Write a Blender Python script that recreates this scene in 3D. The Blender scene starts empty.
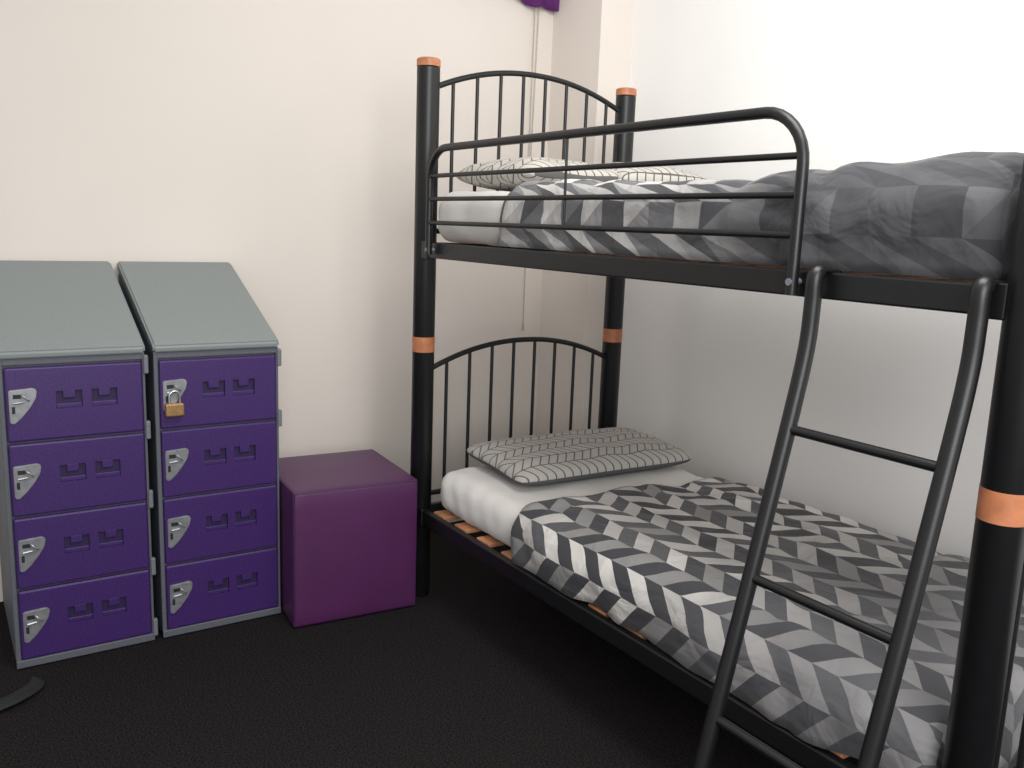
import bpy, bmesh, math
import numpy as np
from mathutils import Vector, Matrix, noise

scene = bpy.context.scene
scene.view_settings.view_transform = 'Standard'
scene.view_settings.look = 'None'

# ------------------------------------------------------------------ materials
def srgb(r, g, b):
    def c(v):
        v /= 255.0
        return v/12.92 if v <= 0.04045 else ((v+0.055)/1.055)**2.4
    return (c(r), c(g), c(b), 1.0)

def mat(name, col, rough=0.5, metal=0.0, nscale=None, namt=0.15, bump=0.0, bscale=200, spec=0.5, sheen=0.0, detail=3, bdist=0.003):
    m = bpy.data.materials.new(name); m.use_nodes = True
    nt = m.node_tree; b = nt.nodes['Principled BSDF']
    b.inputs['Base Color'].default_value = col
    b.inputs['Roughness'].default_value = rough
    b.inputs['Metallic'].default_value = metal
    b.inputs['Specular IOR Level'].default_value = spec
    if sheen: b.inputs['Sheen Weight'].default_value = sheen
    tc = nt.nodes.new('ShaderNodeTexCoord')
    if nscale:
        n = nt.nodes.new('ShaderNodeTexNoise'); n.inputs['Scale'].default_value = nscale; n.inputs['Detail'].default_value = detail
        nt.links.new(tc.outputs['Object'], n.inputs['Vector'])
        r = nt.nodes.new('ShaderNodeValToRGB')
        r.color_ramp.elements[0].position = 0.35; r.color_ramp.elements[1].position = 0.65
        r.color_ramp.elements[0].color = tuple(v*(1-namt) for v in col[:3])+(1,)
        r.color_ramp.elements[1].color = tuple(min(1, v*(1+namt)) for v in col[:3])+(1,)
        nt.links.new(n.outputs['Fac'], r.inputs['Fac']); nt.links.new(r.outputs['Color'], b.inputs['Base Color'])
    if bump:
        n2 = nt.nodes.new('ShaderNodeTexNoise'); n2.inputs['Scale'].default_value = bscale; n2.inputs['Detail'].default_value = 4
        nt.links.new(tc.outputs['Object'], n2.inputs['Vector'])
        bp = nt.nodes.new('ShaderNodeBump'); bp.inputs['Strength'].default_value = bump; bp.inputs['Distance'].default_value = bdist
        nt.links.new(n2.outputs['Fac'], bp.inputs['Height']); nt.links.new(bp.outputs['Normal'], b.inputs['Normal'])
    return m

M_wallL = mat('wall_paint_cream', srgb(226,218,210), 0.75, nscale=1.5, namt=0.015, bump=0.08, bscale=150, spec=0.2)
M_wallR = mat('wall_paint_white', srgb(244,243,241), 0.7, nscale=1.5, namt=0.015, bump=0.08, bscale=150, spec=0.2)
M_floor = mat('black_carpet', srgb(33,30,31), 0.95, nscale=190, namt=0.7, bump=0.7, bscale=210, spec=0.10, detail=2, bdist=0.004)
M_black = mat('black_powder_coat', srgb(17,18,20), 0.38, nscale=40, namt=0.1, bump=0.06, bscale=600)
M_copper = mat('copper_wood', srgb(182,116,80), 0.4, nscale=30, namt=0.15)
M_slat = mat('slat_pine', srgb(176,124,90), 0.5, nscale=14, namt=0.25)
M_sheet = mat('white_sheet', srgb(220,217,213), 0.85, nscale=6, namt=0.03, bump=0.1, bscale=500, sheen=0.2, spec=0.2)
M_lgrey = mat('locker_top_grey', srgb(128,135,135), 0.45, nscale=350, namt=0.10, bump=0.10, bscale=700)
M_lbody = mat('locker_body_grey', srgb(90,93,102), 0.55, nscale=300, namt=0.15, bump=0.10, bscale=700)
M_lpurp = mat('locker_purple', srgb(59,33,96), 0.42, nscale=170, namt=0.2, bump=0.08, bscale=700)
M_lpurd = mat('locker_purple_dark', srgb(38,21,68), 0.6, nscale=170, namt=0.2)
M_metal = mat('latch_metal', srgb(160,162,166), 0.35, 0.6, nscale=60, namt=0.12)
M_hole = mat('latch_dark', srgb(30,30,34), 0.6, nscale=60, namt=0.1)
M_hinge = mat('hinge_grey', srgb(110,114,122), .5, nscale=200, namt=.1)
M_brass = mat('padlock_brass', srgb(176,140,96), 0.35, 0.6, nscale=90, namt=0.15)
M_steel = mat('shackle_steel', srgb(200,200,200), 0.25, 0.9, nscale=90, namt=0.05)
M_otto = mat('purple_leather', srgb(78,34,80), 0.42, nscale=8, namt=0.06, bump=0.3, bscale=380, spec=0.5)
M_seam = mat('purple_piping', srgb(62,26,66), 0.5, nscale=50, namt=0.1)
M_curt = mat('purple_fabric', srgb(96,36,110), 0.8, nscale=60, namt=0.15)
M_cord = mat('cord_grey', srgb(182,177,170), 0.6, nscale=80, namt=0.1)
M_strap = mat('strap_webbing', srgb(24,27,30), 0.8, nscale=200, namt=0.3)
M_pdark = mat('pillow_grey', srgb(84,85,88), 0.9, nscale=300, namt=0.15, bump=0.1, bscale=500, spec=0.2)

def pattern_mat(name, w, h, slope, kind, pbase=(174,171,166)):
    m = bpy.data.materials.new(name); m.use_nodes = True
    nt = m.node_tree; b = nt.nodes['Principled BSDF']; N = nt.nodes; Lk = nt.links
    b.inputs['Roughness'].default_value = 0.88; b.inputs['Specular IOR Level'].default_value = 0.2
    b.inputs['Sheen Weight'].default_value = 0.1
    uv = N.new('ShaderNodeUVMap'); sep = N.new('ShaderNodeSeparateXYZ'); Lk.new(uv.outputs[0], sep.inputs[0])
    def mt(op, a, c=None, d=None):
        n = N.new('ShaderNodeMath'); n.operation = op
        for i, v in enumerate((a, c, d)):
            if v is None: continue
            if isinstance(v, (int, float)): n.inputs[i].default_value = v
            else: Lk.new(v, n.inputs[i])
        return n.outputs[0]
    a = mt('DIVIDE', sep.outputs[0], w)
    col = mt('FLOOR', a)
    pp = mt('PINGPONG', a, 1.0)
    vv = mt('ADD', mt('DIVIDE', sep.outputs[1], h), mt('MULTIPLY', pp, slope))
    if kind.startswith('duvet'):
        band = mt('FLOOR', vv)
        cmb = N.new('ShaderNodeCombineXYZ'); Lk.new(col, cmb.inputs[0]); Lk.new(band, cmb.inputs[1])
        if kind == 'duvet_upper':
            tri = mt('GREATER_THAN', mt('ADD', mt('FRACT', vv), mt('FRACT', a)), 1.0)
            Lk.new(tri, cmb.inputs[2])
        wn = N.new('ShaderNodeTexWhiteNoise'); wn.noise_dimensions = '3D'; Lk.new(cmb.outputs[0], wn.inputs['Vector'])
        s_ = mt('ADD', band, col)
        if kind == 'duvet_upper': s_ = mt('ADD', band, tri)
        par = mt('ABSOLUTE', mt('MODULO', s_, 2.0))
        val = mt('ADD', mt('MULTIPLY', wn.outputs['Value'], 0.499), mt('MULTIPLY', par, 0.5))
        def ramp(cols):
            r = N.new('ShaderNodeValToRGB'); r.color_ramp.interpolation = 'CONSTANT'
            e = r.color_ramp.elements
            e[0].position = 0; e[0].color = cols[0][1]
            e[1].position = cols[1][0]; e[1].color = cols[1][1]
            for p, c in cols[2:]:
                x = e.new(p); x.color = c
            Lk.new(val, r.inputs['Fac']); return r.outputs['Color']
        if kind == 'duvet':
            r1 = ramp([(0, srgb(66,66,70)), (.32, srgb(86,86,89)), (.5, srgb(206,203,199)), (.70, srgb(184,181,178)), (.88, srgb(140,139,138))])
            r2 = ramp([(0, srgb(76,76,80)), (.25, srgb(92,92,96)), (.5, srgb(136,135,136)), (.8, srgb(118,117,119))])
            lo_, hi_ = 1.15, 1.7
        else:
            r1 = ramp([(0, srgb(84,85,88)), (.25, srgb(112,112,115)), (.40, srgb(146,145,145)), (.5, srgb(212,209,206)), (.72, srgb(184,182,180)), (.88, srgb(140,139,140))])
            r2 = ramp([(0, srgb(66,67,70)), (.20, srgb(73,74,77)), (.5, srgb(82,82,85)), (.75, srgb(92,92,95))])
            lo_, hi_ = 1.0, 1.5
        mr = N.new('ShaderNodeMapRange'); mr.inputs[1].default_value = lo_; mr.inputs[2].default_value = hi_
        Lk.new(sep.outputs[1], mr.inputs[0])
        mx = N.new('ShaderNodeMix'); mx.data_type = 'RGBA'
        Lk.new(mr.outputs[0], mx.inputs[0]); Lk.new(r1, mx.inputs[6]); Lk.new(r2, mx.inputs[7])
        Lk.new(mx.outputs[2], b.inputs['Base Color'])
    else:
        l1 = mt('LESS_THAN', mt('FRACT', vv), 0.16)
        fa = mt('FRACT', a)
        l2 = mt('LESS_THAN', fa, 0.08)
        ln = mt('MAXIMUM', l1, l2)
        mx = N.new('ShaderNodeMix'); mx.data_type = 'RGBA'
        mx.inputs[6].default_value = srgb(*pbase); mx.inputs[7].default_value = srgb(94,92,90)
        Lk.new(ln, mx.inputs[0]); Lk.new(mx.outputs[2], b.inputs['Base Color'])
    tc = N.new('ShaderNodeTexCoord'); n2 = N.new('ShaderNodeTexNoise'); n2.inputs['Scale'].default_value = 500
    Lk.new(tc.outputs['Object'], n2.inputs['Vector'])
    n3 = N.new('ShaderNodeTexNoise'); n3.inputs['Scale'].default_value = 8; n3.inputs['Detail'].default_value = 3; n3.inputs['Distortion'].default_value = 0.8
    Lk.new(tc.outputs['Object'], n3.inputs['Vector'])
    bp = N.new('ShaderNodeBump'); bp.inputs['Strength'].default_value = 0.15; bp.inputs['Distance'].default_value = 0.002
    Lk.new(n2.outputs['Fac'], bp.inputs['Height'])
    bq = N.new('ShaderNodeBump'); bq.inputs['Strength'].default_value = 0.6; bq.inputs['Distance'].default_value = 0.03 if kind != 'pillow' else 0.01
    Lk.new(n3.outputs['Fac'], bq.inputs['Height']); Lk.new(bp.outputs['Normal'], bq.inputs['Normal'])
    Lk.new(bq.outputs['Normal'], b.inputs['Normal'])
    return m
M_duvet = pattern_mat('duvet_chevron', 0.086, 0.062, 1.2, 'duvet')
M_duvetU = pattern_mat('duvet_triangles', 0.075, 0.085, 1.0, 'duvet_upper')
M_pill = pattern_mat('pillow_herringbone', 0.055, 0.034, 1.2, 'pillow')
M_pillU = pattern_mat('pillow_herringbone_light', 0.055, 0.034, 1.2, 'pillow', (190,186,178))

# ------------------------------------------------------------------ helpers
def empty(name, loc=(0,0,0)):
    e = bpy.data.objects.new(name, None); scene.collection.objects.link(e); e.location = loc
    e.empty_display_size = 0.1
    return e
def finish(name, bm, m, parent=None, smooth=False, loc=None):
    me = bpy.data.meshes.new(name); bm.normal_update(); bm.to_mesh(me); bm.free()
    for x in (m if isinstance(m, (list, tuple)) else [m]): me.materials.append(x)
    if smooth:
        for p in me.polygons: p.use_smooth = True
    o = bpy.data.objects.new(name, me); scene.collection.objects.link(o)
    if parent: o.parent = parent
    if loc: o.location = loc
    return o
def bm_box(bm, lo, hi, bev=0.0, seg=2):
    r = bmesh.ops.create_cube(bm, size=1.0)
    vs = r['verts']
    for v in vs:
        v.co = Vector([lo[i] + (v.co[i]+0.5)*(hi[i]-lo[i]) for i in range(3)])
    if bev > 0:
        es = list({e for v in vs for e in v.link_edges})
        bmesh.ops.bevel(bm, geom=es, offset=bev, segments=seg, profile=0.5, affect='EDGES')
def box(name, lo, hi, m, parent=None, bev=0.0, seg=2):
    bm = bmesh.new(); bm_box(bm, lo, hi, bev, seg)
    return finish(name, bm, m, parent, smooth=False)
def prism(bm, prof, axis, a, b):
    def P(p, t):
        return {0:(t,p[0],p[1]), 1:(p[0],t,p[1]), 2:(p[0],p[1],t)}[axis]
    v1 = [bm.verts.new(P(p,a)) for p in prof]; v2 = [bm.verts.new(P(p,b)) for p in prof]
    n = len(prof); fs = [bm.faces.new(v1), bm.faces.new(v2[::-1])]
    for i in range(n):
        fs.append(bm.faces.new((v1[i], v2[i], v2[(i+1)%n], v1[(i+1)%n])))
    bmesh.ops.recalc_face_normals(bm, faces=fs)
    return fs
def sweep(bm, pts, r, n=14, caps=True):
    pts = [Vector(p) for p in pts]; rings = []; prev = None
    for i, p in enumerate(pts):
        if i == 0: t = pts[1]-p
        elif i == len(pts)-1: t = p-pts[i-1]
        else: t = (pts[i+1]-p).normalized() + (p-pts[i-1]).normalized()
        t.normalize()
        if prev is None:
            ref = Vector((0,0,1)) if abs(t.z) < 0.9 else Vector((1,0,0))
            nrm = t.cross(ref).normalized()
        else:
            nrm = (prev - t*prev.dot(t)).normalized()
        prev = nrm; bn = t.cross(nrm)
        rr = r[i] if isinstance(r, (list, tuple)) else r
        rings.append([bm.verts.new(p + (nrm*math.cos(2*math.pi*k/n) + bn*math.sin(2*math.pi*k/n))*rr) for k in range(n)])
    fs = []
    for a, b in zip(rings, rings[1:]):
        for k in range(n): fs.append(bm.faces.new((a[k], b[k], b[(k+1)%n], a[(k+1)%n])))
    if caps:
        fs.append(bm.faces.new(rings[0])); fs.append(bm.faces.new(rings[-1][::-1]))
    bmesh.ops.recalc_face_normals(bm, faces=fs)
def autosmooth(o, ang=40):
    me = o.data; bm = bmesh.new(); bm.from_mesh(me)
    for e in bm.edges:
        if len(e.link_faces) == 2 and e.calc_face_angle(0) > math.radians(ang): e.smooth = False
    for f in bm.faces: f.smooth = True
    bm.to_mesh(me); bm.free()
def tube(name, pts, r, m, parent=None, n=14):
    bm = bmesh.new(); sweep(bm, pts, r, n)
    o = finish(name, bm, m, parent, smooth=True); autosmooth(o); return o
def catmull(pts, k=8):
    pts = [Vector(p) for p in pts]; P = [pts[0]*2-pts[1]] + pts + [pts[-1]*2-pts[-2]]; out = []
    for i in range(1, len(P)-2):
        for j in range(k):
            t = j/k; a, b, c, d = P[i-1:i+3]
            out.append(0.5*((2*b)+(c-a)*t+(2*a-5*b+4*c-d)*t*t+(3*b-a-3*c+d)*t**3))
    out.append(pts[-1]); return out
def sm(a,b,x):
    t = min(1,max(0,(x-a)/(b-a))); return t*t*(3-2*t)

# ------------------------------------------------------------------ room
WX, WY = -0.62, 1.107
box('floor', (-0.75, -4.5, -0.1), (5.0, 1.3, 0.0), M_floor)
box('wall_left', (-0.75, -4.5, 0.0), (WX, 1.3, 3.0), M_wallL)
box('wall_right', (WX, WY, 0.0), (5.0, 1.3, 3.0), M_wallR)
box('wall_corner_column', (WX, 0.935, 0.0), (-0.285, WY, 3.0), M_wallL)

# ------------------------------------------------------------------ bunk bed
L, W, H, HB = 1.988, 0.847, 1.854, 0.915
bed = empty('bunk_bed')
PR = 0.038
def post(x, y, nm):
    bm = bmesh.new(); sweep(bm, [(x,y,0),(x,y,0.004),(x,y,H-0.03)], [PR-.003,PR,PR], 36)
    autosmooth(finish('post_'+nm, bm, M_black, bed))
    bm = bmesh.new(); sweep(bm, [(x,y,HB-.026),(x,y,HB+.026)], PR+0.0008, 36)
    autosmooth(finish('copper_band_'+nm, bm, M_copper, bed))
    bm = bmesh.new(); sweep(bm, [(x,y,H-.026),(x,y,H-.004),(x,y,H)], [PR+.001,PR+.001,PR-.004], 36)
    autosmooth(finish('copper_cap_'+nm, bm, M_copper, bed))
post(0,0,'head_front'); post(0,W,'head_back'); post(L,0,'foot_front'); post(L,W,'foot_back')
def endboard(x, z_end, z_pk, z_bot, nm):
    bm = bmesh.new()
    def az(y):
        t = (y-W/2)/(W/2); return z_end + (z_pk-z_end)*(1-abs(t)**2.1)
    sweep(bm, [(x, y, az(y)) for y in np.linspace(0.03, W-0.03, 25)], 0.0095, 12)
    sweep(bm, [(x, 0.03, z_bot), (x, W-0.03, z_bot)], 0.0095, 12)
    for i in range(8):
        y = W*(i+1)/9
        sweep(bm, [(x,y,z_bot),(x,y,az(y))], 0.0062, 10)
    autosmooth(finish(nm, bm, M_black, bed))
for x, e in ((0,'head'),(L,'foot')):
    endboard(x, 0.812, 0.913, 0.375, 'lower_%sboard'%e)
    endboard(x, 1.755, 1.852, 1.30, 'upper_%sboard'%e)
def rails(z0, z1, nm):
    bm = bmesh.new()
    bm_box(bm, (0.03,-0.025,z0), (L-0.03,0.0,z1), 0.004)
    bm_box(bm, (0.03,W,z0), (L-0.03,W+.025,z1), 0.004)
    bm_box(bm, (-0.012,0.03,z0), (0.012,W-.03,z1), 0.004)
    bm_box(bm, (L-0.012,0.03,z0), (L+0.012,W-.03,z1), 0.004)
    bm_box(bm, (0.03,0.0,z0+0.004), (L-0.03,0.03,z0+0.012))
    bm_box(bm, (0.03,W-.03,z0+0.004), (L-0.03,W,z0+0.012))
    for x in (0.045, L-0.045):
        bm_box(bm, (x-.02,-0.030,z0-0.004), (x+.02,-0.02,z1+0.004), 0.003)
    finish('side_rails_'+nm, bm, M_black, bed)
    bm = bmesh.new()
    d = 0 if nm == 'lower' else -0.022
    for i in range(13):
        x = 0.13 + i*0.144
        bm_box(bm, (x-.036, 0.002, z1-0.012+d), (x+.036, W-.004, z1+0.003+d), 0.003)
    finish('slats_'+nm, bm, M_slat, bed)
rails(0.285, 0.335, 'lower'); rails(1.212, 1.262, 'upper')
gy, gx0, gx1, gz = -0.045, 0.108, 1.568, 1.558
R = 0.10
fr = [(gx0,gy,1.225),(gx0,gy,gz-R)]
for k in range(1,9):
    a = math.pi - k*math.pi/16; fr.append((gx0+R+R*math.cos(a), gy, gz-R+R*math.sin(a)))
for k in range(0,9):
    a = math.pi/2 - k*math.pi/16; fr.append((gx1-R+R*math.cos(a), gy, gz-R+R*math.sin(a)))
fr.append((gx1,gy,1.215))
tube('guard_rail_frame', fr, 0.0115, M_black, bed, 16)
bm = bmesh.new()
for z in (1.474,1.402,1.327): sweep(bm, [(gx0,gy,z),(gx1,gy,z)], 0.0068, 12)
sweep(bm, [(0.835,gy,1.327),(0.835,gy,gz)], 0.0035, 10)
autosmooth(finish('guard_rail_bars', bm, M_black, bed))
bm = bmesh.new()
for x in (gx0,gx1):
    sweep(bm, [(x,gy-.012,1.240),(x,-.02,1.240)], 0.007, 12)
autosmooth(finish('guard_rail_bolts', bm, M_hinge, bed))
def lad(x):
    return catmull([(x,-.03,1.262),(x,-.052,1.255),(x,-.053,1.20),(x,-.058,1.12),(x,-.085,0.99),(x,-.155,0.70),(x,-.225,0.42),(x,-.328,0.01)], 6)
for x, n in ((1.625,'left'),(1.935,'right')):
    tube('ladder_rail_'+n, lad(x)[3:], 0.0155, M_black, bed, 18)
bm = bmesh.new()
for y, z in ((-.09,0.97),(-.158,0.69),(-.225,0.42),(-.292,.15)):
    sweep(bm, [(1.625,y,z),(1.935,y,z)], 0.0095, 12)
autosmooth(finish('ladder_rungs', bm, M_black, bed))
bm = bmesh.new()
for x in (1.625,1.935):
    bm_box(bm, (x-.014,-.055,1.262), (x+.014,0.004,1.268), 0.002)
    bm_box(bm, (x-.014,-0.001,1.235), (x+.014,0.005,1.266), 0.002)
finish('ladder_hooks', bm, M_black, bed)

# ------------------------------------------------------------------ bedding
def soft_box(name, lo, hi, rad, m, amp=0.006, ns=4.0, seed=0.0, res=0.02, func=None, fold=0.0, shell=False):
    lo = Vector(lo); hi = Vector(hi)
    bm = bmesh.new()
    n = [max(2, int((hi[i]-lo[i])/res)) for i in range(3)]
    vmap = {}
    def V(i,j,k):
        key = (i,j,k)
        if key not in vmap:
            vmap[key] = bm.verts.new((lo.x+(hi.x-lo.x)*i/n[0], lo.y+(hi.y-lo.y)*j/n[1], lo.z+(hi.z-lo.z)*k/n[2]))
        return vmap[key]
    def quad(a,b,c,d): bm.faces.new((a,b,c,d))
    for i in range(n[0]):
        for j in range(n[1]):
            if not shell: quad(V(i,j,0),V(i,j+1,0),V(i+1,j+1,0),V(i+1,j,0))
            quad(V(i,j,n[2]),V(i+1,j,n[2]),V(i+1,j+1,n[2]),V(i,j+1,n[2]))
    for i in range(n[0]):
        for k in range(n[2]):
            quad(V(i,0,k),V(i+1,0,k),V(i+1,0,k+1),V(i,0,k+1)); quad(V(i,n[1],k),V(i,n[1],k+1),V(i+1,n[1],k+1),V(i+1,n[1],k))
    for j in range(n[1]):
        for k in range(n[2]):
            if not shell: quad(V(0,j,k),V(0,j,k+1),V(0,j+1,k+1),V(0,j+1,k))
            quad(V(n[0],j,k),V(n[0],j+1,k),V(n[0],j+1,k+1),V(n[0],j,k+1))
    uvl = bm.loops.layers.uv.new('UVMap')
    base = {v: v.co.copy() for v in bm.verts}
    for f in bm.faces:
        c = f.calc_center_median()
        for l in f.loops:
            p = base[l.vert]
            if abs(c.y-lo.y) < 1e-4: u = lo.y-(hi.z-p.z); v = p.x
            elif abs(c.y-hi.y) < 1e-4: u = hi.y+(hi.z-p.z); v = p.x
            elif abs(c.x-lo.x) < 1e-4: u = p.y; v = lo.x-(hi.z-p.z)
            elif abs(c.x-hi.x) < 1e-4: u = p.y; v = hi.x+(hi.z-p.z)
            else: u = p.y; v = p.x
            l[uvl].uv = (u+2.0, v)
    for v in bm.verts:
        p = base[v]
        ql = [min(max(p[i], lo[i]+rad[i]), hi[i]-rad[i]) for i in range(3)]
        if shell:
            if p.z < hi.z-rad[2]: ql[2] = p.z
            if p.x < lo.x+rad[0]: ql[0] = p.x
        q = Vector(ql)
        d = p-q
        dn = Vector([d[i]/rad[i] for i in range(3)])
        mlen = max(abs(dn.x),abs(dn.y),abs(dn.z))
        if dn.length > 1e-6:
            dn = dn.normalized()*mlen
            v.co = q + Vector([dn[i]*rad[i] for i in range(3)])
        nrm = dn.normalized() if dn.length > 1e-6 else Vector((0,0,1))
        s = Vector((p.x*ns+seed, p.y*ns, p.z*ns))
        a = noise.noise(s)*amp + noise.noise(s*2.7)*amp*0.45
        if fold:
            w1 = noise.noise(Vector((p.x*3+seed*2, p.y*3, p.z*5)))
            t = (p.x*11 + p.z*9 - p.y*5 + w1*4)
            k = max(0, noise.noise(Vector((p.x*2.2+seed, p.y*2.2, 4)))+.35)
            a += fold*(abs(math.sin(t))**0.7-0.6)*k
            t2 = (p.x*23 - p.z*31 + p.y*9 + w1*7)
            a += fold*0.5*(abs(math.sin(t2))**0.6-0.6)*max(0, noise.noise(Vector((p.x*3+seed, p.y*3, 9)))+.2)
        v.co += nrm*a
        if func: func(v, p)
    o = finish(name, bm, m, None, smooth=True)
    if shell:
        sd = o.modifiers.new('thickness','SOLIDIFY'); sd.thickness = 0.007; sd.offset = -1
    return o
def f_m(v, p):
    if p.y < 0.05: v.co.y += 0.003*math.sin(p.x*70+p.z*30)*(1-sm(0.1,0.6,p.x))
soft_box('mattress', (0.085,0.012,0.342), (1.93,0.835,0.490), (0.06,0.05,0.055), M_sheet, 0.006, 7, func=f_m)
def f_lo(v, p):
    v.co.x += 0.06*(p.y/0.85)*(1-sm(0.6,0.9,p.x)) + 0.014*noise.noise(Vector((p.y*6,p.z*6,2)))*(1-sm(0.6,0.8,p.x))
    k = 1-sm(0.345,0.43,p.z)
    g = math.exp(-((p.x-1.00)/0.07)**2)+0.7*math.exp(-((p.x-1.17)/0.05)**2)+math.exp(-((p.x-1.80)/0.07)**2)
    if p.y < 0.1:
        v.co.z += k*(0.011*g + 0.003*noise.noise(Vector((p.x*5,1,p.y))))
        v.co.y += k*(0.014*g) + 0.005*(math.sin(p.x*21+2*math.sin(p.x*5))-0.8)*k
        v.co.y -= 0.010*math.sin(math.pi*sm(0.34,0.50,p.z))*(1+noise.noise(Vector((p.x*4,7,1))))
soft_box('duvet', (0.615,-0.014,0.340), (1.945,0.850,0.515), (0.03,0.075,0.08), M_duvet, 0.010, 5, 3.1, fold=0.014, func=f_lo, shell=True)
soft_box('mattress', (0.03,0.010,1.266), (1.93,0.835,1.430), (0.06,0.05,0.06), M_sheet, 0.007, 7, 7)
def f_up(v, p):
    k = sm(1.272,1.45,p.z)
    v.co.z += k*(0.018*sm(1.45,1.65,p.x) - 0.012*sm(0.7,1.1,p.x)*(1-sm(1.3,1.55,p.x)))
    v.co.z += k*0.008*noise.noise(Vector((p.x*6,p.y*6,3)))
    v.co.y -= 0.018*sm(1.5,1.75,p.x)*(1-sm(0.0,0.3,p.y))*math.sin(k*math.pi)
    v.co.x += 0.05*(p.y/0.85)*(1-sm(0.45,0.75,p.x)) - 0.05*(1-k)*(1-sm(0.45,0.75,p.x))
soft_box('duvet', (0.50,-0.002,1.266), (1.95,0.850,1.451), (0.07,0.06,0.07), M_duvetU, 0.008, 5, 11.3, fold=0.022, func=f_up, shell=True)

def pillow(name, loc, sx, sy, th, rot, mats, tilt=(0,0), bf=0.75, ex=0.45):
    bm = bmesh.new(); n = 40; uvl = bm.loops.layers.uv.new('UVMap')
    top = {}; bot = {}
    for i in range(n+1):
        for j in range(n+1):
            a = math.sin(math.pi/2*(-1+2*i/n)); b = math.sin(math.pi/2*(-1+2*j/n))
            e = max(0, (1-abs(a)**3))*max(0,(1-abs(b)**3.4))
            h = th*0.5*e**ex
            pin = 1-0.05*(1-abs(a)**2) ; pin2 = 1-0.045*(1-abs(b)**2)
            rc = 1-0.07*(abs(a)*abs(b))**6
            x = a*sx/2*pin2*rc; y = b*sy/2*pin*rc
            w = noise.noise(Vector((x*9+loc[0]*5, y*9+loc[2]*3, 1)))*0.010*min(1,e*3)
            w += 0.005*math.sin(x*40+y*23)*min(1,e)*noise.noise(Vector((x*6,y*6,8)))
            edge = i in (0,n) or j in (0,n)
            top[i,j] = bm.verts.new((x,y,h+w))
            bot[i,j] = top[i,j] if edge else bm.verts.new((x,y,-h*bf))
    for i in range(n):
        for j in range(n):
            for d, mi in ((top,0),(bot,1)):
                vs = [d[i,j],d[i+1,j],d[i+1,j+1],d[i,j+1]]
                if d is bot: vs = vs[::-1]
                try: f = bm.faces.new(vs)
                except ValueError: continue
                f.material_index = mi
                for l in f.loops: l[uvl].uv = (l.vert.co.x+2, l.vert.co.y+2)
    o = finish(name, bm, mats, None, smooth=True)
    o.location = loc; o.rotation_euler = (tilt[0], tilt[1], rot)
    return o
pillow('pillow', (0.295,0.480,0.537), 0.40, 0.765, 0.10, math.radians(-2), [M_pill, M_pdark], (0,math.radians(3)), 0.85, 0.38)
pillow('pillow', (0.26,0.295,1.481), 0.42, 0.46, 0.12, math.radians(4), [M_pillU, M_pillU])
pillow('pillow', (0.28,0.655,1.487), 0.44, 0.40, 0.125, math.radians(-4), [M_pillU, M_pillU])

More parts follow.
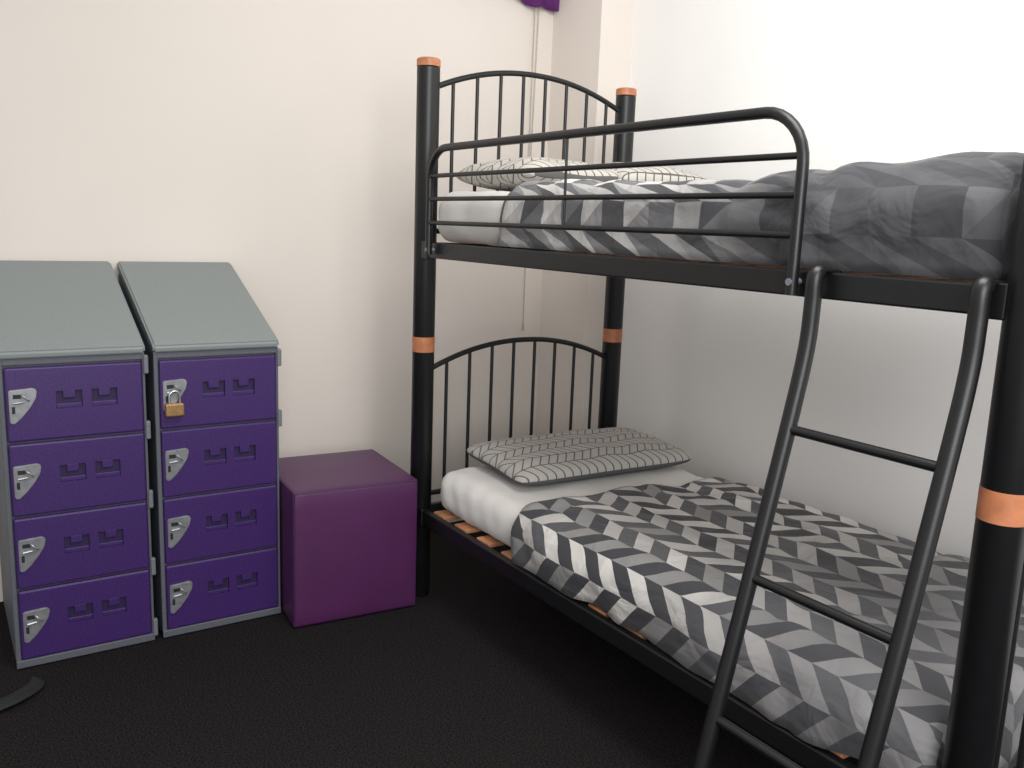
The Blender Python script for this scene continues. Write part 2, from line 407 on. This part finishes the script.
# ------------------------------------------------------------------ lockers
def make_door_mesh(dw, dh):
    bm = bmesh.new(); bm_box(bm, (-0.016,0,0), (0.0,dw,dh), 0.006, 3)
    o = finish('door_tmp', bm, [M_lpurp, M_lpurd])
    bm = bmesh.new()
    for y0 in (0.125, 0.218):
        y1 = y0+0.068; zt = dh-0.072; zb = zt-0.05
        bm_box(bm, (-0.010,y0,zb), (0.01,y1,zt), 0.0)
    c = finish('cut', bm, [M_lpurd])
    md = o.modifiers.new('b','BOOLEAN'); md.operation='DIFFERENCE'; md.object=c; md.solver='EXACT'
    dg = bpy.context.evaluated_depsgraph_get(); me = bpy.data.meshes.new_from_object(o.evaluated_get(dg))
    bpy.data.objects.remove(o); bpy.data.objects.remove(c)
    return me
def locker(y0, y1, hinges):
    P = empty('locker_cabinet')
    w = y1-y0; XF = -0.088
    bm = bmesh.new()
    prism(bm, [(-0.60,0.006),(XF,0.006),(XF,0.922),(-0.60,1.128)], 1, y0+0.002, y1-0.002)
    bmesh.ops.bevel(bm, geom=bm.edges[:], offset=0.008, segments=2, affect='EDGES')
    finish('cabinet_body', bm, M_lbody, P)
    bm = bmesh.new()
    prism(bm, [(-0.605,1.131),(-0.066,0.914),(-0.064,0.934),(-0.075,0.944),(-0.585,1.158),(-0.605,1.158)], 1, y0, y1)
    bmesh.ops.bevel(bm, geom=bm.edges[:], offset=0.006, segments=3, affect='EDGES')
    finish('sloping_top', bm, M_lgrey, P)
    bm = bmesh.new()
    bm_box(bm, (XF-.01,y0+.001,0.004), (-0.074,y0+0.014,0.918), 0.003)
    bm_box(bm, (XF-.01,y1-0.009,0.004), (-0.074,y1-.001,0.918), 0.003)
    bm_box(bm, (XF-.01,y0+.001,0.004), (-0.070,y1-.001,0.028), 0.003)
    bm_box(bm, (XF-.01,y0+.001,0.896), (-0.076,y1-.001,0.916), 0.003)
    finish('front_frame', bm, M_lbody, P)
    pitch = 0.217; dh = pitch-0.006
    for i in range(4):
        z = 0.029 + i*pitch
        d = bpy.data.objects.new('door_%d'%(i+1), DOOR); scene.collection.objects.link(d); d.parent = P
        d.location = (-0.069, y0+0.016, z)
        bm = bmesh.new()
        for yy in (0.125,0.218):
            yb = y0+0.016+yy; zt = z+dh-0.072
            bm_box(bm, (-0.079,yb+0.018,zt-0.022), (-0.0695,yb+0.050,zt+0.001), 0.002)
            bm_box(bm, (-0.079,yb+0.0,zt-0.051), (-0.0735,yb+0.068,zt-0.038), 0.002)
        finish('grip_mouldings_%d'%(i+1), bm, M_lpurp, P)
        bm = bmesh.new(); yl = y0+0.024; zt = z+dh-0.062
        prof = [(0,0),(0.062,0.004),(0.070,-0.004),(0.066,-0.026),(0.052,-0.050),(0.030,-0.078),(0.010,-0.096),(0.0,-0.092)]
        prism(bm, [(yl+a, zt+b) for a,b in prof], 0, -0.070, -0.062)
        bmesh.ops.bevel(bm, geom=bm.edges[:], offset=0.0025, segments=2, affect='EDGES')
        finish('latch_plate_%d'%(i+1), bm, M_metal, P)
        bm = bmesh.new()
        bm_box(bm, (-0.0625,yl+.010,zt-.024), (-0.061,yl+.030,zt-.012), 0.0005)
        bm_box(bm, (-0.0625,yl+.006,zt-.066), (-0.061,yl+.014,zt-.046), 0.0005)
        finish('latch_slots_%d'%(i+1), bm, M_hole, P)
        bm = bmesh.new()
        sweep(bm, [(-0.060+0.008*math.sin(a), yl+.040+.009*math.cos(a), zt-.022-.009*math.cos(a)) for a in np.linspace(0,math.pi,9)], 0.0028, 8)
        sweep(bm, [(-0.060,yl+.010,zt-.037),(-0.060,yl+.034,zt-.034)], 0.0035, 8)
        autosmooth(finish('latch_staple_%d'%(i+1), bm, M_metal, P))
    bm = bmesh.new()
    for z in hinges:
        bm_box(bm, (-0.084,y1-0.006,z-0.026), (-0.066,y1+0.008,z+0.030), 0.004)
    finish('hinge_blocks', bm, M_hinge, P)
    bm = bmesh.new()
    for yy in (y0+.03,y1-.03):
        for xx in (-0.12,-0.56): sweep(bm, [(xx,yy,0.0),(xx,yy,0.010)], 0.018, 16)
    finish('feet', bm, M_hole, P)
    return P
DOOR = make_door_mesh(0.383-0.026, 0.217-0.006)
locker(-1.274,-0.891, (0.045,0.246,0.463,0.680,0.880))
locker(-0.869,-0.486, (0.680,0.880))
PL = empty('padlock')
py, pz = -0.816, 0.744
bm = bmesh.new(); bm_box(bm, (-0.058,py-.028,pz-.022), (-0.040,py+.026,pz+.018), 0.005, 3)
finish('padlock_body', bm, M_brass, PL)
bm = bmesh.new(); pts = [(-0.049,py-.015,pz+.012),(-0.049,py-.015,pz+.040)]
for k in range(1,8):
    a = math.pi-k*math.pi/8; pts.append((-0.049,py+.015*math.cos(a),pz+.040+.015*math.sin(a)))
pts += [(-0.049,py+.015,pz+.040),(-0.049,py+.015,pz+.012)]
sweep(bm, pts, 0.0038, 10); autosmooth(finish('padlock_shackle', bm, M_steel, PL))

# ------------------------------------------------------------------ ottoman (turned very slightly)
OT = empty('ottoman', (0.066,-0.492,0)); OT.rotation_euler = (0,0,math.radians(-4.5))
D_, W_, zt = 0.444, 0.430, 0.464
bm = bmesh.new(); bm_box(bm, (-D_,0,0.003), (0,W_,zt), 0.012, 4)
bmesh.ops.subdivide_edges(bm, edges=[e for e in bm.edges if e.calc_length()>0.3], cuts=10, use_grid_fill=True)
for v in bm.verts:
    t = max(0, 1-abs((v.co.y-W_/2)/(W_/2))**2)*max(0,1-abs((v.co.z-zt/2)/(zt/2))**2)
    if v.co.x > -0.002: v.co.x += 0.008*t
    t = max(0, 1-abs((v.co.y-W_/2)/(W_/2))**2)*max(0,1-abs((v.co.x+D_/2)/(D_/2))**2)
    if v.co.z > zt-.002: v.co.z += 0.006*t
o = finish('upholstered_body', bm, M_otto, OT); autosmooth(o, 50)
bm = bmesh.new(); c = 0.005
z = zt-c; loop = [(-D_+c,c,z),(-c,c,z),(-c,W_-c,z),(-D_+c,W_-c,z)]
for a,b in zip(loop, loop[1:]+loop[:1]): sweep(bm, [a,b], 0.005, 8)
for xx,yy,_ in loop: sweep(bm, [(xx,yy,0.01),(xx,yy,zt-.006)], 0.005, 8)
autosmooth(finish('piping', bm, M_seam, OT))
bm = bmesh.new()
for xx,yy in ((-D_+.05,.05),(-.05,.05),(-.05,W_-.05),(-D_+.05,W_-.05)):
    sweep(bm, [(xx,yy,0),(xx,yy,0.006)], 0.02, 14)
finish('feet', bm, M_hole, OT)

# ------------------------------------------------------------------ valance + cord + strap
bm = bmesh.new(); n = 90; rows=[]
for i in range(n+1):
    t = i/n; y = 0.30+t*0.63
    zb = 2.246 + 0.036*(1-sm(0.70,0.78,y))+0.004*math.sin(y*60)
    x = -0.585 + 0.014*math.sin(y*55)
    rows.append([bm.verts.new((x+0.004*k,y,zb+(2.46-zb)*k/3)) for k in range(4)])
for a,b in zip(rows,rows[1:]):
    for k in range(3): bm.faces.new((a[k],b[k],b[k+1],a[k+1]))
o = finish('curtain_valance', bm, M_curt, None, smooth=True)
sd = o.modifiers.new('s','SOLIDIFY'); sd.thickness = 0.004
CD = empty('blind_cord')
tube('cord_strand_1', [(-0.60,0.825,2.3),(-0.60,0.822,1.8),(-0.60,0.826,0.88)], 0.0024, M_cord, CD, 8)
tube('cord_strand_2', [(-0.60,0.845,2.3),(-0.60,0.838,1.9),(-0.60,0.829,1.5)], 0.0024, M_cord, CD, 8)
tube('cord_toggle', [(-0.60,0.826,0.90),(-0.60,0.826,0.86)], [0.003,0.006], M_cord, CD, 10)
bm = bmesh.new()
path = catmull([(0.17,-1.56,0.004),(0.15,-1.42,0.004),(0.13,-1.31,0.014),(0.07,-1.245,0.008),(0.02,-1.225,0.004)],8)
pv=None
for p in path:
    a=bm.verts.new((p.x-.024,p.y-.014,p.z)); b=bm.verts.new((p.x+.024,p.y+.014,p.z))
    if pv: bm.faces.new((pv[0],pv[1],b,a))
    pv=(a,b)
o = finish('bag_strap', bm, M_strap, None, smooth=True); sd=o.modifiers.new('s','SOLIDIFY'); sd.thickness=0.003; sd.offset=1

# ------------------------------------------------------------------ light
def area(name, loc, target, sx, sy, power, col):
    l = bpy.data.lights.new(name,'AREA'); l.shape='RECTANGLE'; l.size=sx; l.size_y=sy; l.energy=power; l.color=col
    o = bpy.data.objects.new(name,l); scene.collection.objects.link(o); o.location=loc
    o.rotation_euler = (Vector(target)-Vector(loc)).to_track_quat('-Z','Y').to_euler()
area('ceiling_panel_light', (2.0,-0.3,2.9), (1.8,0.8,0.6), 1.6, 1.0, 54, (1,0.985,0.96))
area('window_light', (4.2,-1.4,1.9), (1.0,0.9,1.0), 1.8, 1.8, 80, (1.0,0.99,0.98))
w = bpy.data.worlds.new('world'); scene.world = w; w.use_nodes = True
w.node_tree.nodes['Background'].inputs[0].default_value = (1,0.99,0.98,1)
w.node_tree.nodes['Background'].inputs[1].default_value = 0.62

# ------------------------------------------------------------------ camera
yaw,pit,rol,F = .591,.177,.037,879.3
f = Vector((-math.cos(yaw)*math.cos(pit), math.sin(yaw)*math.cos(pit), -math.sin(pit)))
r = Vector((math.sin(yaw), math.cos(yaw), 0)); u = r.cross(f)
c_, s_ = math.cos(rol), math.sin(rol); r2 = c_*r+s_*u; u2 = -s_*r+c_*u
cd = bpy.data.cameras.new('camera'); co = bpy.data.objects.new('camera', cd); scene.collection.objects.link(co)
cd.sensor_width = 36; cd.lens = F/1024*36; cd.clip_start = 0.05
m = Matrix((r2, u2, -f)).transposed().to_4x4(); m.translation = Vector((2.674,-1.420,1.324))
co.matrix_world = m
scene.camera = co
